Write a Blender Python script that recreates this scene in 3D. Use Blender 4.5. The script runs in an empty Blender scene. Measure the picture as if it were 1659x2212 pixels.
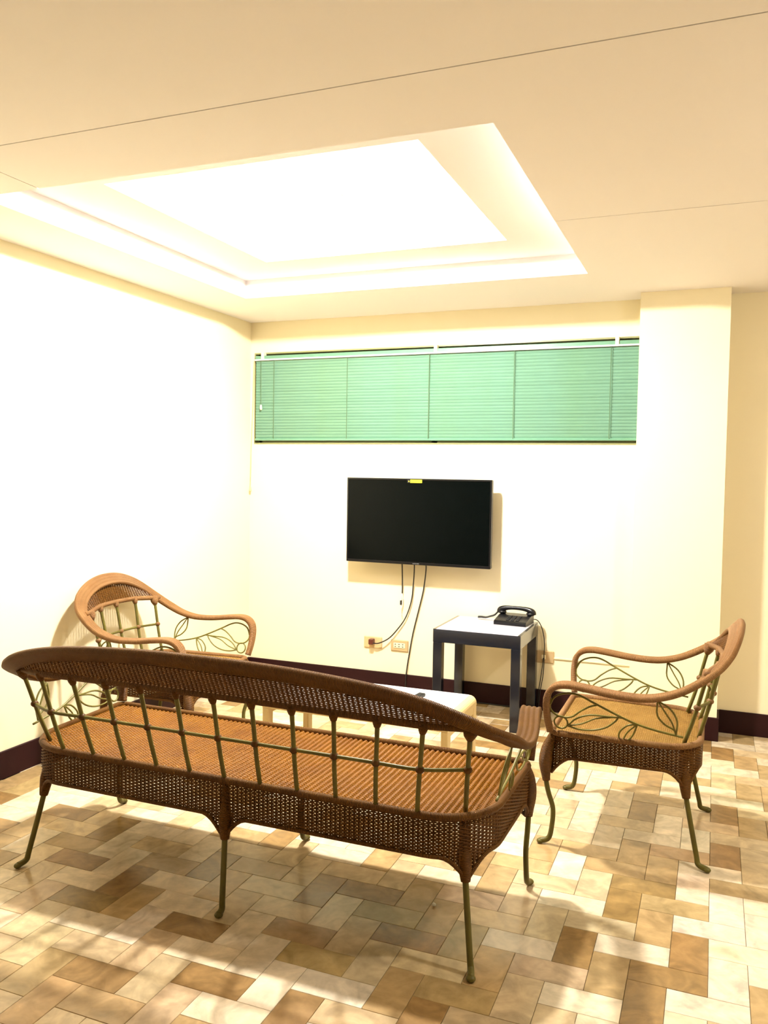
import bpy, math, random
import numpy as np
from mathutils import Vector, Matrix

random.seed(7)
rng = np.random.default_rng(7)
S = bpy.context.scene
C = S.collection

# ------------------------------------------------------------------ camera
F_PX, W_PX, H_PX = 1787.6, 1659, 2212
YAW, PITCH, ROLL = 0.38, -0.0476, 0.0157
CAM = Vector((3.0641, -5.1003, 1.464))
cy, sy, cp, sp = math.cos(YAW), math.sin(YAW), math.cos(PITCH), math.sin(PITCH)
fwd = Vector((-sy * cp, cy * cp, sp)); right = Vector((cy, sy, 0)); up = right.cross(fwd)
r2 = math.cos(ROLL) * right + math.sin(ROLL) * up
u2 = -math.sin(ROLL) * right + math.cos(ROLL) * up
cd = bpy.data.cameras.new('camera'); cam = bpy.data.objects.new('camera', cd); C.objects.link(cam)
m = Matrix((r2, u2, -fwd)).transposed().to_4x4(); m.translation = CAM
cam.matrix_world = m
cd.sensor_fit = 'VERTICAL'; cd.sensor_height = 36.0
cd.lens = F_PX / H_PX * 36.0
cd.clip_start = 0.05
S.camera = cam

# ------------------------------------------------------------------ world, exposure
w = bpy.data.worlds.new('world'); S.world = w; w.use_nodes = True
w.node_tree.nodes['Background'].inputs[0].default_value = (0.02, 0.025, 0.04, 1)   # night outside
w.node_tree.nodes['Background'].inputs[1].default_value = 0.2
S.view_settings.view_transform = 'Standard'
S.view_settings.look = 'None'
S.view_settings.gamma = 1.0
S.view_settings.use_curve_mapping = False
S.view_settings.exposure = 1.72
LAMP_STRENGTH = 830.0
LAMP2_STRENGTH = 190.0
LAMP_POS = (1.38, -1.68)
LAMP2_POS = (4.10, -2.45)

# ------------------------------------------------------------------ helpers
def tag(o, label=None, cat=None, group=None, kind=None):
    if label: o['label'] = label
    if cat: o['category'] = cat
    if group: o['group'] = group
    if kind: o['kind'] = kind
    return o

def empty(name, loc=(0, 0, 0), rz=0.0):
    o = bpy.data.objects.new(name, None); C.objects.link(o)
    o.location = loc; o.rotation_euler = (0, 0, rz); o.empty_display_size = 0.05
    return o

class MB:
    """collects geometry; build() links it as one mesh object"""
    def __init__(s): s.v = []; s.f = []; s.uv = []; s.n = 0
    def add(s, v, f, uv=None):
        v = np.asarray(v, float).reshape(-1, 3)
        s.v.append(v); s.f.extend([tuple(int(i) + s.n for i in q) for q in f]); s.n += len(v)
        s.uv.append(np.zeros((len(v), 2)) if uv is None else np.asarray(uv, float).reshape(-1, 2))
        return s
    def box(s, lo, hi):
        x0, y0, z0 = lo; x1, y1, z1 = hi
        v = [(x0,y0,z0),(x1,y0,z0),(x1,y1,z0),(x0,y1,z0),(x0,y0,z1),(x1,y0,z1),(x1,y1,z1),(x0,y1,z1)]
        return s.add(v, [(0,3,2,1),(4,5,6,7),(0,1,5,4),(1,2,6,5),(2,3,7,6),(3,0,4,7)])
    def bbox(s, lo, hi, b=0.003):
        """box with chamfered edges"""
        lo = np.array(lo, float); hi = np.array(hi, float); b = min(b, *(0.49 * (hi - lo)))
        v = []; idx = {}
        for ax in range(3):
            for c in range(8):
                p = [hi[k] if (c >> k) & 1 else lo[k] for k in range(3)]
                for k in range(3):
                    if k != ax: p[k] += -b if (c >> k) & 1 else b
                idx[(ax, c)] = len(v); v.append(p)
        f = []
        for ax in range(3):
            a, d = [k for k in range(3) if k != ax]
            for sd in (0, 1):
                q = [idx[(ax, (sd << ax) | (i << a) | (j << d))] for i, j in ((0,0),(1,0),(1,1),(0,1))]
                f.append(q if (sd == 1) == (ax != 1) else q[::-1])
        for ax in range(3):      # edges along axis ax
            a, d = [k for k in range(3) if k != ax]
            for i in (0, 1):
                for j in (0, 1):
                    c0 = (i << a) | (j << d); c1 = c0 | (1 << ax)
                    q = [idx[(a, c0)], idx[(a, c1)], idx[(d, c1)], idx[(d, c0)]]
                    f.append(q)
        for c in range(8): f.append([idx[(0, c)], idx[(1, c)], idx[(2, c)]])
        n0 = s.n; s.add(v, f)
        # orient outward
        cen = (lo + hi) / 2; V = np.array(v)
        for i in range(len(s.f) - len(f), len(s.f)):
            q = [k - n0 for k in s.f[i]]
            nn = np.cross(V[q[1]] - V[q[0]], V[q[2]] - V[q[0]])
            if nn @ (V[q].mean(0) - cen) < 0: s.f[i] = s.f[i][::-1]
        return s
    def tube(s, pts, rad, n=8, cap=True, sub=1, flat=None):
        P = np.asarray(pts, float); R = np.broadcast_to(np.asarray(rad, float), (len(P),)).copy()
        if sub > 1: P, R = crom(P, sub, R)
        T = np.gradient(P, axis=0); T /= np.linalg.norm(T, axis=1)[:, None] + 1e-12
        a = np.array([0, 0, 1.0]) if abs(T[0][2]) < .9 else np.array([1.0, 0, 0])
        U = np.zeros_like(P); u = a - T[0] * (a @ T[0]); u /= np.linalg.norm(u); U[0] = u
        for i in range(1, len(P)):
            u = u - T[i] * (u @ T[i]); u /= np.linalg.norm(u) + 1e-12; U[i] = u
        Vv = np.cross(T, U)
        L = np.r_[0, np.cumsum(np.linalg.norm(np.diff(P, axis=0), axis=1))]
        th = np.arange(n) * 2 * math.pi / n
        ring = P[:, None] + R[:, None, None] * (np.cos(th)[None, :, None] * U[:, None] + np.sin(th)[None, :, None] * Vv[:, None])
        uv = np.stack(np.broadcast_arrays(L[:, None], th[None] * R[:, None]), -1)
        m_ = len(P); f = []
        for i in range(m_ - 1):
            for j in range(n):
                k = (j + 1) % n; f.append((i*n+j, i*n+k, (i+1)*n+k, (i+1)*n+j))
        if cap: f.append(tuple(range(n))[::-1]); f.append(tuple((m_-1)*n + j for j in range(n)))
        return s.add(ring, f, uv)
    def sphere(s, c, r, nu=10, nv=6):
        r = np.broadcast_to(np.asarray(r, float), (3,))
        v = [(0, 0, 1)] + [(math.sin(math.pi*i/nv)*math.cos(2*math.pi*j/nu), math.sin(math.pi*i/nv)*math.sin(2*math.pi*j/nu), math.cos(math.pi*i/nv)) for i in range(1, nv) for j in range(nu)] + [(0, 0, -1)]
        f = [(0, 1+j, 1+(j+1) % nu) for j in range(nu)]
        for i in range(nv - 2):
            for j in range(nu): k = (j+1) % nu; f.append((1+i*nu+j, 1+(i+1)*nu+j, 1+(i+1)*nu+k, 1+i*nu+k))
        e = len(v) - 1; b = 1 + (nv-2)*nu
        f += [(e, b+(j+1) % nu, b+j) for j in range(nu)]
        return s.add(np.array(v) * r + np.array(c), f)
    def lathe(s, prof, c=(0, 0, 0), n=24):
        """prof: (r, z) from top to bottom or reverse"""
        v = [(c[0]+r*math.cos(2*math.pi*j/n), c[1]+r*math.sin(2*math.pi*j/n), c[2]+z) for r, z in prof for j in range(n)]
        f = [(i*n+j, i*n+(j+1) % n, (i+1)*n+(j+1) % n, (i+1)*n+j) for i in range(len(prof)-1) for j in range(n)]
        f += [tuple(range(n))[::-1], tuple((len(prof)-1)*n+j for j in range(n))]
        return s.add(v, f)
    def prism(s, poly, z0, z1):
        n = len(poly); v = [(x, y, z0) for x, y in poly] + [(x, y, z1) for x, y in poly]
        f = [tuple(range(n))[::-1], tuple(range(n, 2*n))] + [(i, (i+1) % n, n+(i+1) % n, n+i) for i in range(n)]
        return s.add(v, f)
    def grid(s, P, uv=None, flip=False):
        a, b = P.shape[:2]
        f = [(i*b+j, i*b+j+1, (i+1)*b+j+1, (i+1)*b+j) for i in range(a-1) for j in range(b-1)]
        if flip: f = [q[::-1] for q in f]
        return s.add(P.reshape(-1, 3), f, uv)
    def mesh(s, name, mat, smooth=False):
        me = bpy.data.meshes.new(name); V = np.concatenate(s.v)
        me.from_pydata(V.tolist(), [], s.f)
        U = np.concatenate(s.uv)
        if np.any(U):
            ul = me.uv_layers.new(name='UVMap'); li = np.empty(len(me.loops), dtype=np.int32)
            me.loops.foreach_get('vertex_index', li); ul.data.foreach_set('uv', U[li].ravel())
        if smooth: me.polygons.foreach_set('use_smooth', [True] * len(me.polygons))
        if mat: me.materials.append(mat)
        me.update(); return me
    def build(s, name, mat, parent=None, smooth=False):
        o = bpy.data.objects.new(name, s.mesh(name, mat, smooth)); C.objects.link(o)
        if parent is not None: o.parent = parent
        return o

def crom(P, sub, *others):
    """Catmull-Rom resample of a polyline and of values carried along"""
    def one(A):
        A = np.asarray(A, float); B = np.concatenate([[2*A[0]-A[1]], A, [2*A[-1]-A[-2]]])
        out = []
        for i in range(1, len(B)-2):
            for k in range(sub):
                t = k / sub; p0, p1, p2, p3 = B[i-1], B[i], B[i+1], B[i+2]
                out.append(.5*((2*p1)+(p2-p0)*t+(2*p0-5*p1+4*p2-p3)*t*t+(3*p1-p0-3*p2+p3)*t**3))
        out.append(A[-1]); return np.array(out)
    r = [one(P)] + [one(x) for x in others]
    return r[0] if len(r) == 1 else r

def join_weave(P, T, N, hh, ht, mask):
    """P (R,S,3) strand centre lines; 4-sided strands; returns MB"""
    R, Sn = P.shape[:2]
    ring = np.stack([P + T*hh, P + N*ht, P - T*hh, P - N*ht], 2)      # R,S,4,3
    b = MB(); idx = np.arange(R*Sn*4).reshape(R, Sn, 4); f = []
    ok = mask[:, :-1] & mask[:, 1:]
    rr, ss = np.nonzero(ok)
    for k in range(4):
        k2 = (k+1) % 4
        f.append(np.stack([idx[rr, ss, k], idx[rr, ss, k2], idx[rr, ss+1, k2], idx[rr, ss+1, k]], -1))
    F = np.concatenate(f)
    used = np.unique(F); remap = np.zeros(R*Sn*4, int); remap[used] = np.arange(len(used))
    b.v.append(ring.reshape(-1, 3)[used]); b.uv.append(np.zeros((len(used), 2))); b.n = len(used)
    b.f = remap[F].tolist()
    return b

# ------------------------------------------------------------------ materials
def mat(name, col, rough=.5, spec=.5, metal=0, noise=None, bump=None, coat=0, emit=None, wrap=None):
    """noise=(scale, amount, second colour) ; bump=(scale, strength); wrap=(frequency, strength) fine ridges along UV x"""
    M = bpy.data.materials.new(name); M.use_nodes = True; N = M.node_tree.nodes; Lk = M.node_tree.links
    B = N['Principled BSDF']
    B.inputs['Base Color'].default_value = (*col, 1); B.inputs['Roughness'].default_value = rough
    B.inputs['Specular IOR Level'].default_value = spec; B.inputs['Metallic'].default_value = metal
    if coat: B.inputs['Coat Weight'].default_value = coat; B.inputs['Coat Roughness'].default_value = .15
    tc = N.new('ShaderNodeTexCoord')
    if noise:
        t = N.new('ShaderNodeTexNoise'); t.inputs['Scale'].default_value = noise[0]; t.inputs['Detail'].default_value = 5
        Lk.new(tc.outputs['Object'], t.inputs['Vector'])
        mr = N.new('ShaderNodeMapRange'); mr.inputs[1].default_value = .3; mr.inputs[2].default_value = .7
        mr.inputs[3].default_value = 0; mr.inputs[4].default_value = noise[1]
        Lk.new(t.outputs['Fac'], mr.inputs[0])
        mx = N.new('ShaderNodeMix'); mx.data_type = 'RGBA'
        mx.inputs[6].default_value = (*col, 1); mx.inputs[7].default_value = (*noise[2], 1)
        Lk.new(mr.outputs[0], mx.inputs[0]); Lk.new(mx.outputs[2], B.inputs['Base Color'])
    if bump:
        t = N.new('ShaderNodeTexNoise'); t.inputs['Scale'].default_value = bump[0]; t.inputs['Detail'].default_value = 4
        Lk.new(tc.outputs['Object'], t.inputs['Vector'])
        b = N.new('ShaderNodeBump'); b.inputs['Strength'].default_value = bump[1]; b.inputs['Distance'].default_value = .002
        Lk.new(t.outputs['Fac'], b.inputs['Height']); Lk.new(b.outputs[0], B.inputs['Normal'])
    if wrap:
        wv = N.new('ShaderNodeTexWave'); wv.wave_type = 'BANDS'; wv.bands_direction = 'X'
        wv.inputs['Scale'].default_value = wrap[0]; wv.inputs['Distortion'].default_value = 1.2
        wv.inputs['Detail'].default_value = 1; wv.inputs['Detail Scale'].default_value = 2
        Lk.new(tc.outputs['UV'], wv.inputs['Vector'])
        b = N.new('ShaderNodeBump'); b.inputs['Strength'].default_value = wrap[1]; b.inputs['Distance'].default_value = .002
        Lk.new(wv.outputs['Fac'], b.inputs['Height']); Lk.new(b.outputs[0], B.inputs['Normal'])
        md = N.new('ShaderNodeMapRange'); md.inputs[1].default_value = 0; md.inputs[2].default_value = .5; md.inputs[3].default_value = .62; md.inputs[4].default_value = 1.06
        Lk.new(wv.outputs['Fac'], md.inputs[0])
        sc = N.new('ShaderNodeVectorMath'); sc.operation = 'SCALE'; Lk.new(md.outputs[0], sc.inputs['Scale'])
        Lk.new(mx.outputs[2], sc.inputs[0]); Lk.new(sc.outputs[0], B.inputs['Base Color'])
    if emit:
        B.inputs['Emission Color'].default_value = (*emit[0], 1); B.inputs['Emission Strength'].default_value = emit[1]
    return M

M_wall = mat('cream_wall_paint', (.84, .752, .515), .6, .3, noise=(1.5, .12, (.80, .70, .455)), bump=(60, .05))
M_ceil = mat('ceiling_paint', (.87, .84, .84), .8, .2, noise=(1.2, .15, (.85, .81, .80)))
M_base = mat('maroon_baseboard', (.024, .006, .006), .45, .15, noise=(3, .5, (.014, .004, .005)))
M_grout = mat('grout', (.10, .075, .045), .9, .2, noise=(40, .8, (.05, .035, .02)))
M_wick = mat('varnished_wicker', (.115, .044, .005), .45, .16, noise=(14, .8, (.065, .022, .003)))
M_wrapc = mat('wrapped_rattan', (.31, .160, .058), .48, .2, noise=(9, .8, (.20, .086, .025)), wrap=(72, .9))
M_wraps = mat('dark_wrapped_rattan', (.155, .064, .009), .48, .16, noise=(9, .8, (.085, .031, .005)), wrap=(72, .9))
M_seats = mat('woven_seat_reed', (.27, .104, .003), .34, .20, noise=(10, .8, (.18, .060, .002)))
M_seatc = mat('woven_seat_cane', (.27, .150, .034), .45, .2, noise=(10, .8, (.19, .095, .018)))
M_iron = mat('olive_painted_iron', (.13, .110, .020), .42, .25, noise=(12, .8, (.075, .058, .012)))
M_vine = mat('green_painted_rod', (.17, .15, .026), .42, .3, noise=(10, .7, (.10, .08, .018)))
M_slat = mat('green_blind_slat', (.155, .315, .235), .32, .5, noise=(2.5, .6, (.15, .30, .16)))
M_rail = mat('green_blind_rail', (.13, .29, .19), .25, .6)
M_cordg = mat('green_ladder_cord', (.09, .16, .08), .8)
M_bracket = mat('cream_plastic', (.80, .74, .52), .4)
M_wframe = mat('bronze_window_frame', (.26, .26, .11), .4, .5)
M_black = mat('black_plastic', (.004, .004, .005), .28, .35)
M_blackm = mat('matt_black_plastic', (.012, .012, .013), .5, .4)
M_screen = mat('tv_screen', (.001, .002, .002), .15, .10)
M_yellow = mat('yellow_sticker', (.90, .82, .02), .5)
M_navy = mat('navy_laminate', (.005, .008, .016), .13, .5, noise=(6, .5, (.004, .005, .010)), coat=.2)
M_white = mat('white_laminate', (.50, .475, .53), .3, .4)
M_whitet = mat('white_table_top', (.72, .71, .70), .3, .4)
M_cream = mat('cream_table_wood', (.68, .52, .24), .4, .5, noise=(5, .4, (.60, .44, .18)))
M_plate = mat('beige_socket_plate', (.62, .43, .21), .4, .5)
M_plate2 = mat('tan_socket_plate', (.48, .34, .17), .4, .5)
M_ivory = mat('ivory_socket', (.78, .70, .46), .4)
M_brown = mat('brown_plug', (.10, .02, .012), .4)
M_slot = mat('socket_slot', (.02, .015, .01), .7)
M_cable = mat('black_cable', (.012, .010, .008), .45)
M_pcord = mat('peach_cord', (.70, .45, .25), .6)
M_wcable = mat('white_cable', (.75, .72, .66), .5)
M_lampbase = mat('lamp_base', (.8, .8, .8), .4)
M_lamp = mat('lit_frosted_glass', (.9, .9, .9), .4, emit=((1.0, .97, .91), LAMP_STRENGTH))
M_lamp2 = mat('lit_frosted_glass_dim', (.9, .9, .9), .4, emit=((1.0, .95, .85), LAMP2_STRENGTH))
M_crumb = mat('white_crumb', (.8, .78, .7), .8)

def glass_mat():
    M = bpy.data.materials.new('window_glass'); M.use_nodes = True; B = M.node_tree.nodes['Principled BSDF']
    B.inputs['Base Color'].default_value = (.8, .85, .85, 1); B.inputs['Roughness'].default_value = .03
    B.inputs['Transmission Weight'].default_value = 1.0; B.inputs['IOR'].default_value = 1.45
    return M
M_glass = glass_mat()

def tile_mat(name, from_attr):
    M = bpy.data.materials.new(name); M.use_nodes = True; N = M.node_tree.nodes; L = M.node_tree.links
    B = N['Principled BSDF']; B.inputs['Roughness'].default_value = .22; B.inputs['Specular IOR Level'].default_value = .5
    tc = N.new('ShaderNodeNewGeometry'); oi = N.new('ShaderNodeObjectInfo')
    vec = N.new('ShaderNodeVectorMath'); vec.operation = 'ADD'
    cmb = N.new('ShaderNodeCombineXYZ'); ml = N.new('ShaderNodeMath'); ml.operation = 'MULTIPLY'; ml.inputs[1].default_value = 37
    L.new(oi.outputs['Random'], ml.inputs[0]); L.new(ml.outputs[0], cmb.inputs[2])
    L.new(tc.outputs['Position'], vec.inputs[0]); L.new(cmb.outputs[0], vec.inputs[1])
    n1 = N.new('ShaderNodeTexNoise'); n1.inputs['Scale'].default_value = 9; n1.inputs['Detail'].default_value = 6; n1.inputs['Distortion'].default_value = 1.5
    L.new(vec.outputs[0], n1.inputs['Vector'])
    n2 = N.new('ShaderNodeTexNoise'); n2.inputs['Scale'].default_value = 45; n2.inputs['Detail'].default_value = 4
    L.new(vec.outputs[0], n2.inputs['Vector'])
    mr = N.new('ShaderNodeMapRange'); mr.inputs[1].default_value = .3; mr.inputs[2].default_value = .7; mr.inputs[3].default_value = .72; mr.inputs[4].default_value = 1.18
    L.new(n1.outputs['Fac'], mr.inputs[0])
    mr2 = N.new('ShaderNodeMapRange'); mr2.inputs[1].default_value = .3; mr2.inputs[2].default_value = .7; mr2.inputs[3].default_value = .93; mr2.inputs[4].default_value = 1.06
    L.new(n2.outputs['Fac'], mr2.inputs[0])
    mm = N.new('ShaderNodeMath'); mm.operation = 'MULTIPLY'; L.new(mr.outputs[0], mm.inputs[0]); L.new(mr2.outputs[0], mm.inputs[1])
    sc = N.new('ShaderNodeVectorMath'); sc.operation = 'SCALE'
    if from_attr:
        at = N.new('ShaderNodeAttribute'); at.attribute_name = 'tone'; L.new(at.outputs['Color'], sc.inputs[0])
    else: L.new(oi.outputs['Color'], sc.inputs[0])
    L.new(mm.outputs[0], sc.inputs['Scale']); L.new(sc.outputs[0], B.inputs['Base Color'])
    r = N.new('ShaderNodeMapRange'); r.inputs[3].default_value = .14; r.inputs[4].default_value = .32
    L.new(n1.outputs['Fac'], r.inputs[0]); L.new(r.outputs[0], B.inputs['Roughness'])
    return M

# ------------------------------------------------------------------ the room
RX, RY, HC = 6.0, -9.5, 2.5
XT0, XT1, YT0, YT1 = .399, 2.422, -.729, -2.672      # outer tray edge
HI, HT = 2.605, 2.705                                # step height, inner tray top
XI0, XI1, YI0, YI1 = .742, 2.082, -1.085, -2.38      # inner tray edge
PX0, PX1, PY = 2.64, 3.113, -.19                     # pillar
WX0, WX1, WZ0, WZ1 = .032, 2.70, 1.652, 2.287        # window opening
HB = .132

def struct(o): return tag(o, kind='structure')

struct(MB().box((-.12, RY-.12, -.05), (0, .2, 2.85)).build('wall_left', M_wall))
b = MB()
b.box((0, 0, 0), (RX, .2, WZ0)); b.box((0, 0, WZ1), (RX, .2, 2.85)); b.box((0, 0, WZ0), (WX0, .2, WZ1)); b.box((WX1, 0, WZ0), (RX, .2, WZ1))
struct(b.build('wall_back', M_wall))
struct(MB().box((PX0, PY, 0), (PX1, .0, HC)).build('wall_pillar', M_wall))
struct(MB().box((RX, RY-.12, -.05), (RX+.12, .2, 2.85)).build('wall_right', M_wall))
struct(MB().box((0, RY-.12, -.05), (RX, RY, 2.85)).build('wall_front', M_wall))

def ring_faces(mb, a, z0, z1):
    x0, x1, y0, y1 = a
    c = [(x0, y0), (x1, y0), (x1, y1), (x0, y1)]
    for i in range(4):
        p, q = c[i], c[(i+1) % 4]
        mb.add([(*p, z0), (*q, z0), (*q, z1), (*p, z1)], [(0, 1, 2, 3)])
# raised tray of the ceiling: outer rim, step, inner rim, inner top
b = MB()
ring_faces(b, (XT0, XT1, YT0, YT1), HC+.012, HI)
def frame(mb, o, i, z):
    ox0, ox1, oy0, oy1 = o; ix0, ix1, iy0, iy1 = i
    v = [(ox0,oy0,z),(ox1,oy0,z),(ox1,oy1,z),(ox0,oy1,z),(ix0,iy0,z),(ix1,iy0,z),(ix1,iy1,z),(ix0,iy1,z)]
    mb.add(v, [(k, (k+1) % 4, 4+(k+1) % 4, 4+k) for k in range(4)])
frame(b, (XT0, XT1, YT0, YT1), (XI0, XI1, YI0, YI1), HI)
ring_faces(b, (XI0, XI1, YI0, YI1), HI, HT)
b.add([(XI0,YI0,HT),(XI1,YI0,HT),(XI1,YI1,HT),(XI0,YI1,HT)], [(0,1,2,3)])
b.box((0, RY, 2.80), (RX, 0, 2.85))
ceil = struct(b.build('ceiling', M_ceil))
# boards with the joints the photo shows
YS1, YS2, XS, g = -3.035, -1.66, .69, .0025
boards = [
    [(0, YS1+g), (XS-g, YS1+g), (XS-g, YT1), (XT0, YT1), (XT0, YT0), (XT1, YT0), (XT1, YS2+g), (RX, YS2+g), (RX, 0), (0, 0)],
    [(XS+g, YS1+g), (RX, YS1+g), (RX, YS2-g), (XT1, YS2-g), (XT1, YT1), (XS+g, YT1)],
    [(0, RY), (RX, RY), (RX, YS1-g), (0, YS1-g)]]
for p in boards: MB().prism(p, HC, HC+.012).build('ceiling_board', M_ceil, ceil)

for nm, lo, hi in (('baseboard_left', (0, RY, 0), (.012, 0, HB)), ('baseboard_back', (.012, -.012, 0), (PX0, 0, HB)),
                   ('baseboard_pillar', (PX0-.0, PY-.012, 0), (PX1+.012, PY, HB)), ('baseboard_right', (PX1+.012, -.012, 0), (RX, 0, HB))):
    struct(MB().bbox(lo, hi, .003).build(nm, M_base))
struct(MB().box((PX1, PY, 0), (PX1+.012, -.012, HB)).build('baseboard_pillar_side', M_base))

# window behind the blind
b = MB()
for lo, hi in (((WX0, .06, WZ0), (WX1, .11, WZ0+.035)), ((WX0, .06, WZ1-.035), (WX1, .11, WZ1)), ((WX0, .06, WZ0), (WX0+.03, .11, WZ1)),
               ((WX1-.03, .06, WZ0), (WX1, .11, WZ1)), ((1.33, .06, WZ0), (1.37, .11, WZ1))): b.box(lo, hi)
win = struct(b.build('window_1', M_wframe))
for x0, x1 in ((WX0+.03, 1.33), (1.37, WX1-.03)): MB().box((x0, .082, WZ0+.035), (x1, .088, WZ1-.035)).build('pane', M_glass, win)
b = MB()    # slim metal trim round the opening
for lo, hi in (((WX0, -.004, WZ1-.010), (PX0, .06, WZ1)), ((WX0, -.004, WZ0), (PX0, .06, WZ0+.008)), ((WX0, -.004, WZ0+.008), (WX0+.008, .06, WZ1-.010))): b.box(lo, hi)
b.build('window_trim', M_wframe, win)

# ------------------------------------------------------------------ floor: block herringbone of marble tiles
fl = struct(MB().box((0, RY, -.05), (RX, 0, -.0025)).build('floor', M_grout))
UX, UY, OX, OY = .1099, .1070, 2.981, -2.221
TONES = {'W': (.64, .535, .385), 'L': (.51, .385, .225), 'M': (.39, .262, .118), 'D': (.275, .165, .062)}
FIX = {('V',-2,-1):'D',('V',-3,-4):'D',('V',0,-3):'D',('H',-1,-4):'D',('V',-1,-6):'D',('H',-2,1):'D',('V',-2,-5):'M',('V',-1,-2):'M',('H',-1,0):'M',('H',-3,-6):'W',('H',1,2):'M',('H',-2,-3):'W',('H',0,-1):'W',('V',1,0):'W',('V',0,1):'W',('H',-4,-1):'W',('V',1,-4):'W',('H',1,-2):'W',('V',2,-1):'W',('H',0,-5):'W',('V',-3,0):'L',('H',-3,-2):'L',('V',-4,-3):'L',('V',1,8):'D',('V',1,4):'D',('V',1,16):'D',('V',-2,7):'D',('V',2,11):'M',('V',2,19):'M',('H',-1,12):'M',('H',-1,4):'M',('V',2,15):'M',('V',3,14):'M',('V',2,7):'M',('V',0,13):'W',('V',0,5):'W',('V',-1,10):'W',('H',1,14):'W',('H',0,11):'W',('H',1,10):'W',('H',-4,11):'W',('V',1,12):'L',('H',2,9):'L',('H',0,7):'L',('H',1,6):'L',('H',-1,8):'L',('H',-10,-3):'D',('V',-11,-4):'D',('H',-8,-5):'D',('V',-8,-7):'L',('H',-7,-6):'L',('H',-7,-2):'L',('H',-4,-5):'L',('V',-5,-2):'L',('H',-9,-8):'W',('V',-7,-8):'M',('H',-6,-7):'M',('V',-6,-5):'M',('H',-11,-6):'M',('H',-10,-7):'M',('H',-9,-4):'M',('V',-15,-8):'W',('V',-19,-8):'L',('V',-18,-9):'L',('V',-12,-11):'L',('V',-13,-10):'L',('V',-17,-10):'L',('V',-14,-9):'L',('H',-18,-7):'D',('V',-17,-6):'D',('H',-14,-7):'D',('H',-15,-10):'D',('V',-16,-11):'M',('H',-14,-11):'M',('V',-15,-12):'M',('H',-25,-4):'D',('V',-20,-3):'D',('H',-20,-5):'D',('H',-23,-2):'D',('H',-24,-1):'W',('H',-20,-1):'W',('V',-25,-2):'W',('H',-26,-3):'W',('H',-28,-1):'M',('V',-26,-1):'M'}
M_tile = tile_mat('marble_tile', False); M_tilef = tile_mat('marble_tile_field', True)
def tile_geo(sx, sy):
    gx, e = .0006, .0009
    x, y = sx/2 - gx, sy/2 - gx
    v = [(-x,-y,-.004),(x,-y,-.004),(x,y,-.004),(-x,y,-.004),(-x,-y,-.0012),(x,-y,-.0012),(x,y,-.0012),(-x,y,-.0012),
         (-x+e,-y+e,0),(x-e,-y+e,0),(x-e,y-e,0),(-x+e,y-e,0)]
    f = [(8,9,10,11)] + [(4+k, 4+(k+1) % 4, 8+(k+1) % 4, 8+k) for k in range(4)] + [(k, (k+1) % 4, 4+(k+1) % 4, 4+k) for k in range(4)]
    return v, f
def proj(x, y):
    d = Vector((x, y, 0)) - CAM; z = d.dot(fwd)
    if z < .2: return None
    return W_PX/2 + F_PX*d.dot(r2)/z, H_PX/2 - F_PX*d.dot(u2)/z, z
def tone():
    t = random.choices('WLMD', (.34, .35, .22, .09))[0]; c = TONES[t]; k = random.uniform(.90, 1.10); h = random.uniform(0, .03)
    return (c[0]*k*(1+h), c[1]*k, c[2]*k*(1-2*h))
tiles = []
for u in range(-28, 29):
    for v in range(-70, 22):
        mm = (u + v) % 4
        if mm == 3: k, x0, x1, y0, y1 = 'H', u, u+2, v, v+1
        elif mm == 1: k, x0, x1, y0, y1 = 'V', u, u+1, v, v+2
        else: continue
        X0, X1, Y0, Y1 = OX+x0*UX, OX+x1*UX, OY+y0*UY, OY+y1*UY
        X0c, X1c, Y0c, Y1c = max(X0, .0), min(X1, RX), max(Y0, RY), min(Y1, 0)
        if X1c-X0c < .012 or Y1c-Y0c < .012: continue
        whole = (X0c, X1c, Y0c, Y1c) == (X0, X1, Y0, Y1)
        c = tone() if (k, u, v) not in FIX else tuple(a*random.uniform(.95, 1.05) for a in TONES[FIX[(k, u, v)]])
        q = proj((X0+X1)/2, (Y0+Y1)/2); vis = 0
        if q and -60 < q[0] < W_PX+60 and -60 < q[1] < H_PX+80: vis = 1/q[2]**3
        tiles.append((vis if whole else 0, k, (X0c, X1c, Y0c, Y1c), c))
tiles.sort(key=lambda t: -t[0])
meshes = {}
fv, ff, fc = [], [], []
for i, (vis, k, (X0, X1, Y0, Y1), c) in enumerate(tiles):
    dz = random.uniform(-.0004, .0004)
    if i < 300 and vis > 0:
        if k not in meshes:
            v, f = tile_geo(X1-X0, Y1-Y0); meshes[k] = MB().add(v, f).mesh('tile', M_tile)
        o = bpy.data.objects.new('tile', meshes[k]); C.objects.link(o); o.parent = fl
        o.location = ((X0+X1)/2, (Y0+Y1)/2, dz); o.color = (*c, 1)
    else:
        v, f = tile_geo(X1-X0, Y1-Y0); n = len(fv)
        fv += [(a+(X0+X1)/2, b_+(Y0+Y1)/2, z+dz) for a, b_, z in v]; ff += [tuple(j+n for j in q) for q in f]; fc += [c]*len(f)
me = bpy.data.meshes.new('tile_field'); me.from_pydata(fv, [], ff); me.materials.append(M_tilef)
at = me.attributes.new('tone', 'FLOAT_COLOR', 'FACE'); at.data.foreach_set('color', np.array([(*c, 1) for c in fc]).ravel())
o = bpy.data.objects.new('tile_field', me); C.objects.link(o); o.parent = fl; o['kind'] = 'stuff'

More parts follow.
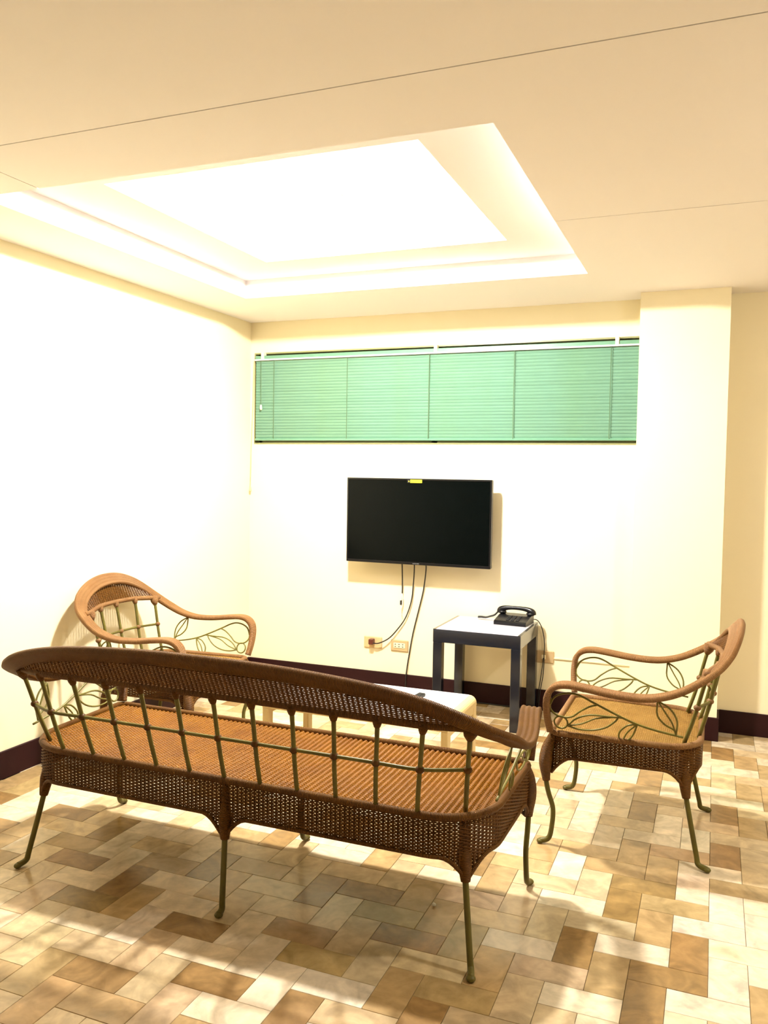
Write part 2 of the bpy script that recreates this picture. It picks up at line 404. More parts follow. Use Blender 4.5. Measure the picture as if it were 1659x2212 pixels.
# ------------------------------------------------------------------ ceiling lamp in the tray
def ceiling_lamp(pos, z, m_, label):
    lamp = empty('ceiling_lamp', (*pos, z)); tag(lamp, label, 'lamp')
    MB().lathe([(.086, 0), (.086, -.010), (.083, -.014), (.078, -.014)], n=32).build('collar', M_lampbase, lamp)
    MB().lathe([(.0785, -.0125), (.0770, -.028), (.067, -.0435), (.050, -.0545), (.027, -.0605), (.002, -.0625)][::-1], n=32).build('glass_dome', m_, lamp, True)
ceiling_lamp(LAMP_POS, HT, M_lamp, 'glaring round frosted ceiling lamp in the middle of the raised tray')
ceiling_lamp(LAMP2_POS, HC, M_lamp2, 'round frosted ceiling lamp on the flat ceiling to the right of the tray')

# ------------------------------------------------------------------ rattan seating
AF = .28                                              # local y of the front-foot line: y = AF - a
def L3(p): p = np.asarray(p, float); return np.stack([p[..., 0], AF - p[..., 1], p[..., 2]], -1)
ZS = .445

VINE = [  # (a, z) curves of the leaf scroll under each arm
    ('vine', .0042, [(.004,.568),(.022,.602),(.055,.620),(.093,.625),(.129,.616),(.177,.593),(.26,.555),(.329,.528),(.402,.511),(.496,.497)]),
    ('vine', .0038, [(.008,.595),(.004,.552),(.026,.527),(.060,.520),(.09,.528),(.119,.553),(.154,.577),(.186,.589)]),
    ('leaf', .0036, [(.07,.485),(.102,.519),(.155,.542),(.225,.545),(.28,.547)]),
    ('leaf', .0032, [(.07,.485),(.126,.502),(.179,.531),(.248,.545)]),
    ('leaf', .0036, [(.07,.485),(.115,.476),(.168,.48),(.215,.498),(.249,.527),(.26,.543)]),
    ('leaf2', .0036, [(.332,.527),(.295,.517),(.267,.487),(.265,.459),(.276,.447)]),
    ('leaf2', .0036, [(.332,.527),(.319,.488),(.302,.461),(.276,.447)]),
    ('leaf2', .0032, [(.332,.527),(.296,.49),(.276,.447)]),
    ('leaf3', .0036, [(.403,.632),(.403,.576),(.429,.541),(.463,.522),(.470,.500)]),
    ('leaf3', .0032, [(.405,.632),(.433,.586),(.457,.547),(.470,.500)]),
    ('leaf3', .0036, [(.407,.632),(.449,.605),(.473,.561),(.470,.500)])]

def rattan(name, spec, parent_loc, rz):
    root = empty(name, parent_loc, rz)
    M_wrap, M_seat = spec['wrap'], spec['seat_mat']
    W1, W2, A, R = spec['W1'], spec['W2'], spec['A'], spec['R']     # half width front/back, depth, back corner radius
    rf = .035
    # seat outline, counter-clockwise from the front centre: list of (lat, a)
    half = [(0, 0)] + [(x, 0) for x in np.linspace(.05, W1-rf, max(4, int(W1/.06)))] + [(W1-rf+rf*math.sin(t), rf-rf*math.cos(t)) for t in np.linspace(.2, math.pi/2, 6)]
    half += [(W1+(W2-W1)*t, rf+(A-R-rf)*t) for t in np.linspace(.1, 1, 8)]
    half += [(W2-R+R*math.cos(t), A-R+R*math.sin(t)) for t in np.linspace(.12, math.pi/2, 10)]
    half += [(x, A) for x in np.linspace(W2-R-.03, 0, max(3, int((W2-R)/.06)))]
    half = np.array(half)
    loop = np.concatenate([half, (half*[-1, 1])[::-1][1:-1]])
    cl = np.concatenate([loop, loop[:1]])
    Ls = np.r_[0, np.cumsum(np.linalg.norm(np.diff(cl, axis=0), axis=1))]; LT = Ls[-1]
    def at(s): s = np.mod(s, LT); return np.stack([np.interp(s, Ls, cl[:, 0]), np.interp(s, Ls, cl[:, 1])], -1)
    def hw(a):
        a = np.asarray(a, float)
        w_ = np.where(a < rf, W1-rf+np.sqrt(np.maximum(0, rf**2-(rf-a)**2)), W1+(W2-W1)*np.clip((a-rf)/(A-R-rf), 0, 1))
        return np.where(a > A-R, W2-R+np.sqrt(np.maximum(0, R**2-(a-(A-R))**2)), w_)
    # --- seat weave
    px, py = spec['seat_pitch']
    rows = np.arange(.012, A-.006, py); st = np.arange(-W1+.006, W1-.004, px)
    sofa_like = spec['ridged']; full = st
    if sofa_like: st = np.arange(-W1+.006, W1-.004, px/4)
    RR, SS = np.meshgrid(rows, st, indexing='ij')
    i, j = np.indices(RR.shape)
    amp = spec['seat_amp']
    crown = -.006*(1-(SS/W1)**2)*np.sin(np.pi*RR/A)
    wv = np.where((i+j) % 2, amp, -amp) if not sofa_like else amp*(2*np.abs(np.cos(np.pi*j/4))-1) + np.where(i % 2, .0004, -.0004)
    Z = ZS + crown + wv
    P = L3(np.stack([SS, RR, Z], -1)); mask = np.abs(SS) < hw(RR) - .004
    b = join_weave(P, np.array([0, 1., 0]), np.array([0, 0, 1.]), py*(.52 if sofa_like else .44), spec['seat_thick'], mask)
    seat = b.build('seat', M_seat, root, True)
    b = MB()
    for s_ in full:
        ok = rows[np.abs(s_) < hw(rows) - .002]
        if len(ok) < 3: continue
        aa = np.linspace(ok[0], ok[-1], 6)
        b.tube(L3(np.stack([np.full(6, s_), aa, ZS-.0 - .006*(1-(s_/W1)**2)*np.sin(np.pi*aa/A)], -1)), spec['seat_rib'], 5, False)
    b.build('seat_rib', M_seat, seat, True)
    # --- wrapped rim
    rp = cl; P = L3(np.c_[rp, np.full(len(rp), ZS+.004)])
    MB().tube(P, .0125, 8, False).build('seat_rim', M_wrap, root, True)
    # --- skirt
    legs = spec['legs']
    legs_s = []
    dense = at(np.linspace(0, LT, 800, endpoint=False))
    for lg in legs:
        t = lg['path'][1]; k = np.argmin(((dense - np.array(t[:2]))**2).sum(1)); legs_s.append(k*LT/800)
    z0 = spec['skirt_z']
    ns = int(LT/.016)//2*2; ss = np.arange(ns+1)*LT/ns
    zs = np.arange(ZS-.010, z0-.075, -.0054)
    pts = at(ss); tan = at(ss+.004)-at(ss-.004); tan /= np.linalg.norm(tan, axis=1)[:, None]
    nrm = np.stack([tan[:, 1], -tan[:, 0]], -1)
    ds = np.min(np.abs((ss[:, None]-np.array(legs_s)[None]+LT/2) % LT - LT/2), axis=1)
    zb = z0 - .075*np.clip(1-ds/.085, 0, 1)**1.8
    i, j = np.indices((len(zs), ns+1))
    bulge = .006*np.sin(np.clip((ZS-zs)/.13, 0, 1)*np.pi)
    off = np.where((i+j) % 2, .0024, -.0024) + bulge[:, None] - .004
    xy = pts[None] + nrm[None]*off[..., None]
    P = L3(np.concatenate([xy, np.broadcast_to(zs[:, None, None], (len(zs), ns+1, 1))], -1))
    N3 = np.concatenate([nrm*[1, -1], np.zeros((ns+1, 1))], -1)
    mask = zs[:, None] > zb[None]-.001
    sk = join_weave(P, np.array([0, 0, 1.]), N3[None], .00262, .0017, mask).build('skirt', M_wick, root, True)
    b = MB()
    for k in range(ns):
        q = pts[k] + nrm[k]*-.002
        b.tube(L3([(q[0], q[1], ZS-.004), (q[0], q[1], zb[k])]), .0036, 4, False)
    b.build('stake', M_wick, sk)
    P = L3(np.c_[pts+nrm*.002, zb]); MB().tube(P, .0065, 6, False).build('skirt_edge', M_wraps, sk, True)
    # --- legs with wrapped knees
    for lg in legs:
        p, kn = lg['path'], lg['knee']
        P = L3(p)
        n = len(P); rad = [.0098]*(n-2)+[.0105, .011]
        lo = MB().tube(P, rad, 10, True, 6); toe = P[-1]
        lo.sphere((toe[0], toe[1], .010), (.0145, .0145, .010), 12, 6)
        lg_o = lo.build('leg', M_iron, root, True)
        MB().tube(L3(kn), lg['kr'], 10, True, 5).build('knee_wrap', M_wraps, lg_o, True)
    # --- ribbon: arms + arched back in one band
    H = spec['rail']
    hp = np.array([h[:3] for h in H]); hb = np.array([h[3:6] for h in H]); hwid = np.array([h[6] for h in H])
    P0 = np.concatenate([(hp*[-1, 1, 1])[::-1], hp[1:]]); B0 = np.concatenate([(hb*[-1, 1, 1])[::-1], hb[1:]]); W0 = np.r_[hwid[::-1], hwid[1:]]
    B0[:len(hp)-1] *= 1; sgn = np.r_[-np.ones(len(hp)), np.ones(len(hp)-1)]
    B0 = B0 * 1.0
    P, Bv, Wd = crom(P0, 7, B0, W0)
    P = L3(P); Bv = np.stack([Bv[:, 0], -Bv[:, 1], Bv[:, 2]], -1)
    T = np.gradient(P, axis=0); T /= np.linalg.norm(T, axis=1)[:, None]
    Bv -= T*(Bv*T).sum(1)[:, None]; Bv /= np.linalg.norm(Bv, axis=1)[:, None]
    Nv = np.cross(T, Bv)
    # keep the face pointing up / forward
    ref = np.array([0, .6, 1.0]); flip = np.sign((Nv*ref).sum(1)); Nv *= np.where(flip == 0, 1, flip)[:, None]
    th = spec['rail_th']; q = np.linspace(-1, 1, 21)
    top = th*(.62+.38*np.abs(np.sin((q+1)*2*math.pi)))*np.sqrt(np.maximum(0, 1-np.abs(q)**7)) + .001
    top[0] = top[-1] = 0
    edge_roll = .0035*np.exp(-((np.abs(q)-.88)/.10)**2); top = top + edge_roll
    qb = np.array([1, .9, .5, 0, -.5, -.9, -1]); bot = -th*np.array([0, .75, 1, 1, 1, .75, 0])
    prof = np.concatenate([np.c_[q, top], np.c_[qb, bot][1:-1]])
    ring = P[:, None] + (prof[:, 0][None, :, None]*Wd[:, None, None]/2)*Bv[:, None] + prof[:, 1][None, :, None]*Nv[:, None]
    Lr = np.r_[0, np.cumsum(np.linalg.norm(np.diff(P, axis=0), axis=1))]
    n = len(prof); m_ = len(P)
    uv = np.stack(np.broadcast_arrays(Lr[:, None], prof[:, 0][None]*.03), -1)
    f = [(i*n+j, i*n+(j+1) % n, (i+1)*n+(j+1) % n, (i+1)*n+j) for i in range(m_-1) for j in range(n)]
    f += [tuple(range(n))[::-1], tuple((m_-1)*n+j for j in range(n))]
    MB().add(ring, f, uv).build('arm_and_back_rail', M_wrap, root, True)
    # --- lattice back
    posts = spec['posts']                                 # (bottom, top)
    mids = []
    for pb, pt in posts:
        pb, pt = np.array(pb), np.array(pt)
        t = (.60-pb[2])/(pt[2]-pb[2]); bow = np.array([0, .006, 0])
        pm = pb+(pt-pb)*t; mids.append(pm+bow*.5)
        po = MB().tube(L3([pb, pb+(pt-pb)*.3+bow*.6, pm+bow*.5, pb+(pt-pb)*.8, pt]), [.0075, .0075, .0075, .0075, .0085], 8, True, 3).build('back_post', M_iron, root, True)
        d = (pt-pb)/np.linalg.norm(pt-pb)
        kk = 1.45 if (pb[0] in (posts[0][0][0], posts[-1][0][0])) else 1.0
        MB().tube(L3([pt-d*.028*kk, pt-d*.014*kk, pt+d*.004]), [.010, .0145*kk, .016*kk], 8).build('post_wrap', M_wrap, po, True)
        MB().sphere(L3(pm+bow*.5), (.0145, .0145, .0125), 8, 6).build('joint_wrap', M_wrap, po, True)
    MB().tube(L3(mids), .0062, 8, True, 4).build('cross_rod', M_iron, root, True)
    tops = [np.array(p[1]) for p in posts]
    e = np.array(spec['rail_end'])
    lr = [e*[-1, 1, 1]] + tops + [e]
    LRP = crom(np.array(lr), 4)
    MB().tube(L3(LRP), .0125, 8).build('lower_back_rail', M_wrap, root, True)
    # --- woven panel between lower rail and arch
    arch = crom(hp[:spec['arch_n']], 8)
    lat_max = spec['panel_w']; ns = int(2*lat_max/.0165)//2*2; xs = np.linspace(-lat_max, lat_max, ns+1)
    ab = np.interp(xs, LRP[:, 0], LRP[:, 1]); zb0 = np.interp(xs, LRP[:, 0], LRP[:, 2])
    at_ = np.interp(np.abs(xs), arch[:, 0], arch[:, 1]); zt = np.interp(np.abs(xs), arch[:, 0], arch[:, 2])
    zr = np.arange(.750, zt.max(), .0062)
    i, j = np.indices((len(zr), ns+1))
    tt = np.clip((zr[:, None]-zb0[None])/np.maximum(.01, (zt-zb0))[None], 0, 1)
    aa = ab[None]+(at_-ab)[None]*tt + np.where((i+j) % 2, .0024, -.0024)
    P = L3(np.stack([np.broadcast_to(xs[None], aa.shape), aa, np.broadcast_to(zr[:, None], aa.shape)], -1))
    mask = (zr[:, None] < zt[None]-.004) & (zr[:, None] > zb0[None])
    pn = join_weave(P, np.array([0, 0, 1.]), np.array([0, 1., 0]), .00262, .0017, mask).build('back_panel', M_wick, root, True)
    b = MB()
    for k in range(ns+1):
        if zt[k]-zb0[k] > .01: b.tube(L3([(xs[k], ab[k], zb0[k]), (xs[k], at_[k], zt[k])]), .0042, 5, False)
    b.build('panel_stake', M_wick, pn)
    # --- leaf scrolls under the arms
    ox = spec['arm_lat']-.35
    for sg in (-1, 1):
        vb = MB(); leaves = {}
        latz = lambda z: sg*(spec['W1']-.004 + (z-.45)/.19*(spec['arm_lat']-spec['W1']))
        for nm, rd, az in VINE:
            P = L3([(latz(z), a, z) for a, z in az])
            tgt = vb if nm == 'vine' else leaves.setdefault(nm, MB())
            tgt.tube(P, rd, 6, True, 4)
        cz = .497; ca = .044
        vb.tube(L3([(latz(cz+.026*math.sin(t)), ca+.026*math.cos(t), cz+.026*math.sin(t)) for t in np.linspace(0, 2*math.pi, 20)]), .0036, 6, False)
        sc = vb.build('arm_scroll', M_vine, root, True)
        for lb in leaves.values(): lb.build('leaf', M_vine, sc, True)
    return root

def rail_pts(o, sofa):
    """half of the arm/back rail: lat, a, z, width direction (3), width"""
    arm = [(.338, .515, .690, 1, .35, .25, .062), (.347, .44, .655, 1, .15, .05, .060), (.35, .355, .637, 1, 0, 0, .060), (.35, .25, .639, 1, 0, 0, .060),
           (.35, .14, .652, 1, 0, 0, .060), (.35, .075, .657, 1, 0, 0, .060), (.349, .030, .648, 1, 0, 0, .058), (.346, .002, .620, 1, 0, 0, .054), (.341, -.006, .575, 1, 0, 0, .046),
           (.325, -.004, .515, 1, 0, 0, .038), (.305, .004, .462, 1, 0, 0, .036)]
    if sofa:      # the sofa's arms toe in towards the front and are a little wider
        lats = [.930, .940, .941, .931, .912, .901, .898, .894, .890, .887, .884]
        arm = [(l, *q[1:6], q[6]*1.18) for l, q in zip(lats, arm)]
    if sofa:
        back = [(0, .708, .862, 0, .62, .78, .062), (.2, .707, .860, 0, .62, .78, .062), (.4, .703, .850, .03, .62, .78, .062), (.58, .695, .833, .10, .62, .76, .062), (.72, .68, .806, .22, .62, .7, .063),
                (.82, .655, .772, .5, .6, .6, .064), (.888, .605, .733, .8, .5, .4, .064)]
    else:
        back = [(0, .675, .872, 0, .70, .70, .075), (.07, .673, .868, .12, .70, .70, .075), (.14, .667, .853, .3, .66, .62, .074), (.21, .655, .825, .5, .6, .52, .072), (.265, .635, .79, .7, .55, .42, .070),
                (.308, .595, .745, .9, .45, .35, .066)]
    return back+arm, len(back)

chair_rail, chair_an = rail_pts(0, False)
sofa_rail, sofa_an = rail_pts(.592, True)

def mirror_legs(ls):
    out = []
    for l in ls:
        out.append(l)
        if abs(l['path'][0][0]) > .01:
            out.append(dict(path=[(-p[0], *p[1:]) for p in l['path']], knee=[(-p[0], *p[1:]) for p in l['knee']], kr=l['kr']))
    return out
def front_leg(x): return dict(path=[(x-.010, .012, .40), (x-.002, -.008, .33), (x, -.010, .262), (x, .0, .21), (x, .020, .144), (x+.002, .017, .07), (x+.004, .006, .025), (x+.008, -.026, .011)],
                              knee=[(x-.008, .010, .44), (x, -.008, .385), (x, -.014, .33), (x, -.011, .275), (x, -.008, .255)], kr=[.014, .023, .026, .0175, .015])
def back_leg(x, a, dx, da): return dict(path=[(x, a, .40), (x, a, .34), (x+dx*.2, a+da*.2, .262), (x+dx*.55, a+da*.55, .15), (x+dx*.88, a+da*.88, .05), (x+dx, a+da, .02), (x+dx*1.2, a+da*1.25+.014, .011)],
                                knee=[(x, a, .43), (x+dx*.02, a+da*.05, .36), (x+dx*.08, a+da*.12, .315), (x+dx*.2, a+da*.2, .268), (x+dx*.24, a+da*.24, .25)], kr=[.012, .016, .023, .018, .015])

chair_spec = dict(wrap=M_wrapc, seat_mat=M_seatc, W1=.296, W2=.285, A=.556, R=.14, seat_pitch=(.0085, .0078), seat_amp=.0012, seat_thick=.0015, seat_rib=.0022, ridged=False, skirt_z=.355, rail=chair_rail, arch_n=chair_an, rail_th=.011,
    arm_lat=.35, panel_w=.262, rail_end=(.305, .572, .740),
    posts=[((-.232, .497, .45), (-.268, .577, .742)), ((-.125, .548, .45), (-.145, .616, .752)), ((0, .556, .45), (0, .630, .754)), ((.125, .548, .45), (.145, .616, .752)), ((.232, .497, .45), (.268, .577, .742))],
    legs=mirror_legs([front_leg(.296), back_leg(.240, .497, .050, .066)]))
sofa_posts = [((-.80, .505, .45), (-.838, .605, .738))] + [((-.67+.134*k, .573, .45), (-.71+.142*k, .649, .744+.004*math.sin(math.pi*k/10))) for k in range(11)] + [((.80, .505, .45), (.838, .605, .738))]
sofa_spec = dict(wrap=M_wraps, seat_mat=M_seats, W1=.888, W2=.880, A=.575, R=.19, seat_pitch=(.0205, .0062), seat_amp=.0040, seat_thick=.0018, seat_rib=.0030, ridged=True, skirt_z=.328, rail=sofa_rail, arch_n=sofa_an, rail_th=.011,
    arm_lat=.918, panel_w=.80, rail_end=(.880, .592, .736), posts=sofa_posts,
    legs=mirror_legs([front_leg(.886), back_leg(.800, .512, .046, .066), back_leg(0, .565, 0, .02),
        dict(path=[(0, .012, .40), (0, -.008, .33), (0, -.010, .262), (0, .0, .21), (0, .020, .144), (0, .017, .07), (0, .006, .025), (0, -.026, .011)],
             knee=[(0, .010, .44), (0, -.004, .385), (0, -.010, .33), (0, -.011, .275), (0, -.008, .255)], kr=[.014, .021, .025, .0175, .015])]))

sofa = rattan('rattan_sofa', sofa_spec, (1.600, -2.515, 0), 0)
tag(sofa, 'long rattan sofa with lattice back seen from behind, nearest the camera', 'sofa')
chair = rattan('rattan_armchair', chair_spec, (2.768, -1.557, 0), math.radians(90))
tag(chair, 'rattan armchair in the open at right, facing left, near the pillar', 'armchair', 'rattan armchairs')
def copy_tree(o, parent=None):
    c = o.copy(); C.objects.link(c); c.parent = parent
    for ch in list(o.children): copy_tree(ch, c)
    return c
ch2 = copy_tree(chair)
ch2.location = (.470, -1.548, 0); ch2.rotation_euler = (0, 0, math.radians(-90+2.3))
ch2['label'] = 'rattan armchair with its back against the left wall, behind the sofa'

# ------------------------------------------------------------------ tables
def parsons(name, x0, x1, y0, y1, h, leg, apron, m_frame, m_top, rnd, inset):
    root = empty(name, ((x0+x1)/2, (y0+y1)/2, 0))
    hx, hy = (x1-x0)/2, (y1-y0)/2
    for sx in (-1, 1):
        for sy_ in (-1, 1):
            a = (sx*hx, sx*(hx-leg)); c = (sy_*hy, sy_*(hy-leg))
            MB().bbox((min(a), min(c), 0), (max(a), max(c), h-apron), .003).build('leg', m_frame, root)
    return root, hx, hy

TX0, TX1, TY0, TY1, TH = 1.558, 2.076, -.525, -.030, .557
st, hx, hy = parsons('side_table', TX0, TX1, TY0, TY1, TH, .054, .078, M_navy, M_white, 0, 0)
tag(st, 'dark navy side table with white top against the back wall, telephone on it', 'side table')
b = MB(); e = .016
for lo, hi in (((-hx, -hy, TH-.078), (hx, -hy+.054, TH)), ((-hx, hy-.054, TH-.078), (hx, hy, TH)), ((-hx, -hy+.054, TH-.078), (-hx+.054, hy-.054, TH)), ((hx-.054, -hy+.054, TH-.078), (hx, hy-.054, TH))):
    b.box((lo[0], lo[1], lo[2]), (hi[0], hi[1], hi[2]-.004))
b.build('apron', M_navy, st)
MB().bbox((-hx+e, -hy+.006, TH-.004), (hx-e, hy-.004, TH), .0015).build('table_top', M_white, st)
for sx in (-1, 1): MB().box((min(sx*hx, sx*(hx-e)), -hy, TH-.004), (max(sx*hx, sx*(hx-e)), hy, TH-.0005)).build('edge_strip', M_navy, st)

CX0, CX1, CY0, CY1, CH = 1.125, 2.033, -1.745, -1.280, .400
ct = empty('coffee_table', ((CX0+CX1)/2, (CY0+CY1)/2, 0)); hx, hy = (CX1-CX0)/2, (CY1-CY0)/2
tag(ct, 'low cream coffee table with white top and rounded ends, in front of the sofa', 'coffee table')
lw, th, rr = .050, .046, .035
def ct_profile(inner):
    pts = []
    for sx in (-1, 1):
        for t in np.linspace(0, math.pi/2, 7):
            r = rr
            x = hx-r+r*math.sin(t) if sx > 0 else -(hx-r+r*math.cos(t)); z = CH-r+r*math.cos(t) if sx > 0 else CH-r+r*math.sin(t)
            pts.append((x, z))
    return pts
prof = ct_profile(False)
poly = [(-hx, CH-th)] + prof + [(hx, CH-th)]
n = len(poly); v = [(x, -hy, z) for x, z in poly] + [(x, hy, z) for x, z in poly]
f = [tuple(range(n)), tuple(range(n, 2*n))[::-1]] + [(i, n+i, n+(i+1) % n, (i+1) % n) for i in range(n)]
MB().add(v, f).build('frame', M_cream, ct)
MB().bbox((-hx+rr, -hy+.004, CH-.001), (hx-rr, hy-.004, CH+.002), .001).build('table_top', M_whitet, ct)
for sx in (-1, 1):
    for sy_ in (-1, 1):
        a = (sx*hx, sx*(hx-.030)); c = (sy_*hy, sy_*(hy-lw))
        MB().bbox((min(a), min(c), 0), (max(a), max(c), CH-th), .003).build('leg', M_cream, ct)
    a = (sx*(hx-.002), sx*(hx-.024))
    MB().box((min(a), -hy+lw, CH-th-.03), (max(a), hy-lw, CH-th)).build('end_apron', M_cream, ct)
rc = empty('remote_control', (1.790, -1.447, CH+.002), math.radians(84))
tag(rc, 'small black item lying on the white coffee table top', 'remote')
MB().bbox((-.055, -.018, 0), (.055, .018, .014), .004).build('body', M_blackm, rc)
b = MB()
for i in range(5):
    for j in range(3): b.bbox((-.045+i*.016, -.012+j*.009, .014), (-.036+i*.016, -.006+j*.009, .0155), .0005)
b.build('buttons', M_cable, rc)

# ------------------------------------------------------------------ television
TVX0, TVX1, TVZ0, TVZ1, TVY = .819, 1.793, .878, 1.4285, -.138
tv = empty('television', ((TVX0+TVX1)/2, 0, TVZ0))
tag(tv, 'black flat-screen television mounted on the back wall under the blind', 'television')
hw_, hh_ = (TVX1-TVX0)/2, TVZ1-TVZ0
MB().bbox((-hw_, TVY+.006, 0), (hw_, TVY+.040, hh_), .004).build('cabinet', M_black, tv)
MB().bbox((-hw_*.62, TVY+.040, .05), (hw_*.62, TVY+.075, hh_*.72), .012).build('rear_housing', M_blackm, tv)
MB().box((-.16, TVY+.075, .10), (.16, -.001, .38)).build('wall_mount', M_blackm, tv)
bz = .011
b = MB()
for lo, hi in (((-hw_, 0), (hw_, .017)), ((-hw_, hh_-bz), (hw_, hh_)), ((-hw_, .017), (-hw_+bz, hh_-bz)), ((hw_-bz, .017), (hw_, hh_-bz))):
    b.bbox((lo[0], TVY, lo[1]), (hi[0], TVY+.010, hi[1]), .0015)
bezel = b.build('bezel', M_black, tv)
MB().box((-hw_+bz, TVY+.004, .017), (hw_-bz, TVY+.008, hh_-bz)).build('screen', M_screen, tv)
sx0 = 1.240-(TVX0+TVX1)/2
stk = MB().box((sx0, TVY-.0012, hh_-.027), (sx0+.098, TVY+.004, hh_-.006)).build('sticker', M_yellow, tv)
b = MB(); b.box((sx0, TVY-.0018, hh_-.027), (sx0+.020, TVY-.0012, hh_-.006)); b.build('sticker_mark', M_blackm, stk)
b = MB(); b.add([(sx0+.006, TVY-.0022, hh_-.021), (sx0+.015, TVY-.0022, hh_-.021), (sx0+.0105, TVY-.0022, hh_-.012)], [(0, 1, 2)]); b.build('sticker_symbol', M_yellow, stk)
MB().box((-.022, TVY-.0008, .005), (.022, TVY, .010)).build('maker_badge', mat('grey_badge', (.10, .10, .10), .4), tv)

def wire(name, pts, r, m_, label, cat, sub=6):
    o = MB().tube(pts, r, 6, True, sub).build(name, m_, None, True); return tag(o, label, cat)
pc = wire('power_cord', [(1.262, -.045, .90), (1.262, -.040, .84), (1.250, -.022, .73), (1.236, -.018, .62), (1.198, -.018, .51), (1.140, -.020, .425), (1.085, -.028, .365), (1.020, -.040, .330), (.972, -.040, .326)], .0042, M_cable,
     'black power cord curving from the television to the plug in the left socket', 'cord')
MB().bbox((.948, -.052, .316), (.980, -.010, .352), .004).build('plug', M_brown, pc)
wire('signal_cable', [(1.338, -.045, .90), (1.339, -.030, .84), (1.318, -.015, .70), (1.285, -.012, .56), (1.250, -.012, .41), (1.228, -.012, .28), (1.212, -.017, .16), (1.208, -.020, .08), (1.214, -.0185, .012), (1.30, -.0185, .006), (1.6, -.0185, .006), (1.95, -.0185, .006)], .0042, M_cable,
     'black cable hanging from the television straight down to the floor', 'cable')
ac = wire('antenna_lead', [(1.176, -.045, .90), (1.176, -.035, .84), (1.175, -.025, .74), (1.174, -.022, .672)], .0045, M_cable,
     'short black lead dangling under the television with a pale loop at its end', 'cable')
b = MB().tube([(1.174, -.022, .672), (1.166, -.02, .64), (1.163, -.02, .60), (1.168, -.02, .57), (1.176, -.02, .60), (1.178, -.02, .64), (1.174, -.022, .668)], .003, 6, True, 5)
b.tube([(1.170, -.02, .585), (1.168, -.02, .55), (1.174, -.02, .525)], .0025, 6, True, 4)
b.build('loose_end', M_wcable, ac, True)
MB().bbox((1.160, -.026, .595), (1.171, -.014, .625), .002).build('connector', M_blackm, ac)

# ------------------------------------------------------------------ wall plates
def plate(name, x0, x1, z0, z1, m_, label):
    o = MB().bbox((x0, -.010, z0), (x1, 0, z1), .004).build(name, m_); return tag(o, label, 'socket')
p1 = plate('wall_socket', .900, 1.030, .287, .364, M_plate, 'beige socket plate with a brown plug in it, left of the pair')
p2 = plate('wall_socket', 1.094, 1.217, .282, .357, M_plate2, 'tan triple socket plate with nothing plugged in, right of the pair')
ins = MB().bbox((1.114, -.013, .303), (1.196, -.009, .337), .002).build('insert', M_ivory, p2)
for k in range(3):
    for zz in (.3105, .3265):
        MB().box((1.1235+k*.026, -.0138, zz), (1.1325+k*.026, -.0128, zz+.005)).build('slot', M_slot, ins)
p3 = plate('wall_socket', 2.050, 2.174, .301, .378, M_plate2, 'tan telephone socket plate beside the navy side table')
MB().bbox((2.100, -.020, .326), (2.124, -.009, .352), .002).build('jack', M_ivory, p3)
co = MB().bbox((2.174, -.009, .330), (PX0, 0, .341), .002).build('cable_conduit', M_ivory)
tag(co, 'thin pale cable conduit running along the wall from the telephone socket', 'conduit')

# ------------------------------------------------------------------ telephone
ph = empty('telephone', (1.950, -.150, TH), math.radians(-4))
tag(ph, 'black desk telephone with handset on the side table', 'telephone')
prof = [(-.085, 0), (-.085, .018), (-.075, .025), (.02, .046), (.085, .050), (.09, .04), (.09, 0)]
n = len(prof); v = [(-.100, y, z) for y, z in prof] + [(.100, y, z) for y, z in prof]
f = [tuple(range(n))[::-1], tuple(range(n, 2*n))] + [(i, (i+1) % n, n+(i+1) % n, n+i) for i in range(n)]
pb = MB().add(v, f).build('body', M_black, ph)
for j in range(4):
    for i in range(3):
        y = -.066+j*.021; z = .025+(y+.075)*.021/.095
        MB().bbox((-.030+i*.030, y, z), (-.010+i*.030, y+.013, z+.006), .0015).build('key', M_blackm, pb)
b = MB()
hp_ = np.array([(-.106, .052, .052), (-.100, .052, .070), (-.072, .052, .082), (-.03, .052, .087), (.03, .052, .087), (.072, .052, .082), (.100, .052, .070), (.106, .052, .052)])
b.tube(hp_, [.019, .020, .016, .0125, .0125, .016, .020, .019], 12, True, 5)
b.sphere((-.090, .052, .058), (.028, .024, .013), 14, 8); b.sphere((.090, .052, .058), (.028, .024, .013), 14, 8)
b.build('handset', M_black, ph, True)
tt = np.linspace(0, 1, 260)
base = crom(np.array([(-.108, .045, .060), (-.135, .04, .030), (-.160, .03, .020), (-.185, .025, .012), (-.215, .03, .012), (-.240, .035, .010)]), 52)[:260]
ang = tt*2*math.pi*26
coil = base + np.stack([np.zeros(260), .009*np.cos(ang), .009*np.abs(np.sin(ang))], -1)
coil[:, 2] = np.maximum(coil[:, 2], .004)
MB().tube(coil, .0035, 5, True).build('coiled_cord', M_cable, ph, True)
pl = wire('telephone_line', [(2.020, -.066, TH+.012), (2.066, -.045, TH+.016), (2.092, -.025, TH-.02), (2.110, -.022, TH-.08), (2.117, -.022, .42), (2.116, -.022, .36), (2.117, -.024, .30), (2.112, -.024, .22), (2.100, -.024, .14), (2.090, -.022, .05), (2.088, -.022, .006)], .0030, M_cable,
     'thin black telephone line looping from the telephone past the wall socket', 'cord')
MB().tube([(2.111, -.020, .334), (2.107, -.022, .28), (2.098, -.024, .20), (2.088, -.022, .13), (2.084, -.022, .05)], .0026, 6, True, 4).build('second_strand', M_cable, pl, True)

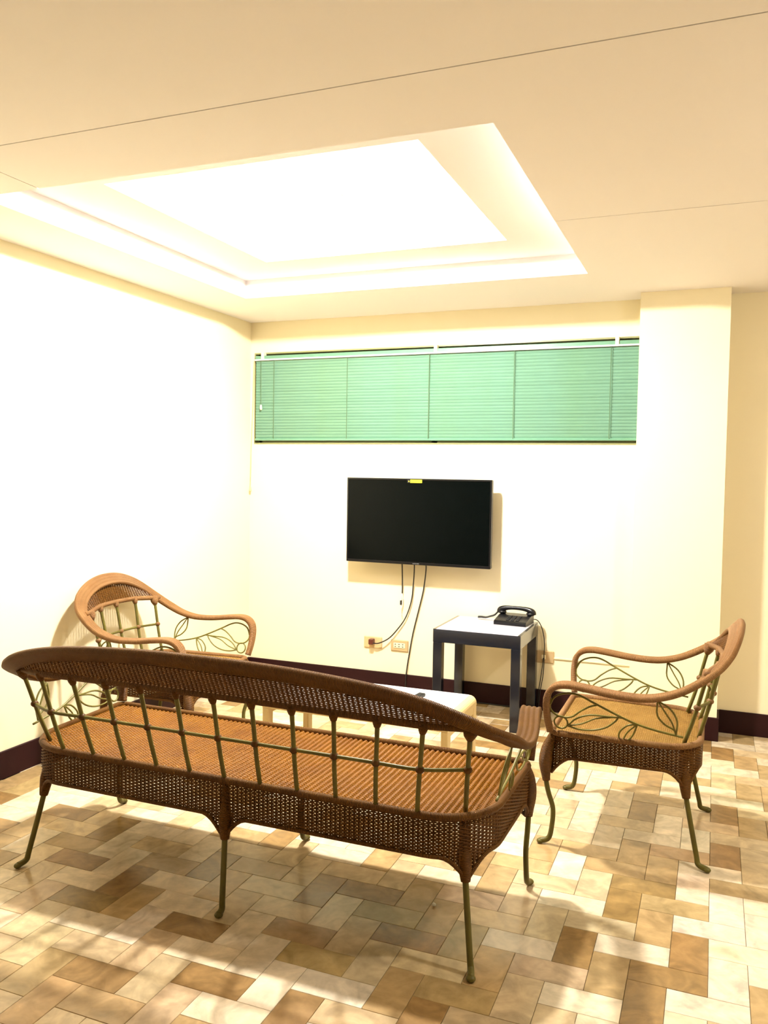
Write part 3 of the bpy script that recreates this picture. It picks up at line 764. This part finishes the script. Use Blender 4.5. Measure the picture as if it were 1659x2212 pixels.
# ------------------------------------------------------------------ venetian blind
bl = empty('venetian_blind', (0, 0, 0))
tag(bl, 'closed pale green venetian blind across the high window', 'blind')
BX0, BX1 = .055, 2.636
YB = -.018
MB().bbox((BX0, YB-.016, 2.236), (BX1, YB+.016, 2.262), .003).build('head_rail', M_rail, bl)
MB().bbox((BX0, YB-.026, 2.228), (BX1, YB-.012, 2.238), .002).build('highlight_strip', mat('painted_rail_highlight', (.8, .78, .76), .3), bl)  # white strip added as a painted lamp highlight along the head rail
MB().bbox((BX0, YB-.012, 1.674), (BX1, YB+.012, 1.690), .003).build('bottom_rail', M_rail, bl)
nsl, wsl = 27, .0255
tilt = math.radians(68)
u = np.linspace(-1, 1, 6)
sl_y = []; sl_z = []
for q in u:
    d = q*wsl/2; c = .0018*(1-q*q)
    sl_y.append(-(d*math.cos(tilt)) - c*math.sin(tilt)); sl_z.append(d*math.sin(tilt)*1.0 - c*math.cos(tilt)*0)
V = np.array([[(x, y, z) for y, z in zip(sl_y, sl_z)] for x in (BX0, BX1)])
V2 = V + np.array([0, .0006, 0])
sm = MB().grid(V).grid(V2, flip=True).mesh('slat', M_slat, True)
for i in range(nsl):
    z = 2.226 - (i+.5)*(2.226-1.692)/nsl
    o = bpy.data.objects.new('slat', sm); C.objects.link(o); o.parent = bl; o.location = (0, YB, z)
    o.rotation_euler = (random.uniform(-.04, .04), random.uniform(-.0005, .0005), 0)
for x in (.205, .760, 1.337, 1.890, 2.469):
    MB().tube([(x, YB-.016, 2.235), (x, YB-.017, 1.95), (x, YB-.016, 1.685)], .0022, 5).build('ladder_cord', M_cordg, bl)
for x in (.115, 1.379, 2.502):
    MB().bbox((x-.011, YB-.024, 2.232), (x+.011, YB+.016, 2.284), .002).build('bracket', M_bracket, bl)
tc_ = MB().tube([(.104, YB-.020, 2.235), (.105, YB-.021, 2.05), (.106, YB-.020, 1.915)], .0018, 5).build('tilt_cord', M_cordg, bl)
MB().lathe([(.004, .018), (.007, .010), (.0085, -.012), (.007, -.018)], (.106, YB-.020, 1.905), 10).build('tassel', M_bracket, tc_, True)
pcx = MB().tube([(.046, YB-.010, 2.235), (.040, YB-.012, 1.9), (.030, YB-.012, 1.66), (.026, YB-.010, 1.50), (.020, YB-.010, 1.345)], .0022, 5, True, 3).build('pull_cord', M_pcord, bl)
MB().lathe([(.003, .016), (.006, .008), (.008, -.014), (.006, -.02)], (.020, YB-.010, 1.335), 10).build('pull_tassel', M_pcord, pcx, True)

# ------------------------------------------------------------------ crumb on the floor
cr = MB().sphere((2.226, -2.49, .0065), (.008, .006, .006), 7, 5).build('plaster_crumb', M_crumb)
tag(cr, 'tiny white crumb on the shaded floor under the sofa', 'crumb')
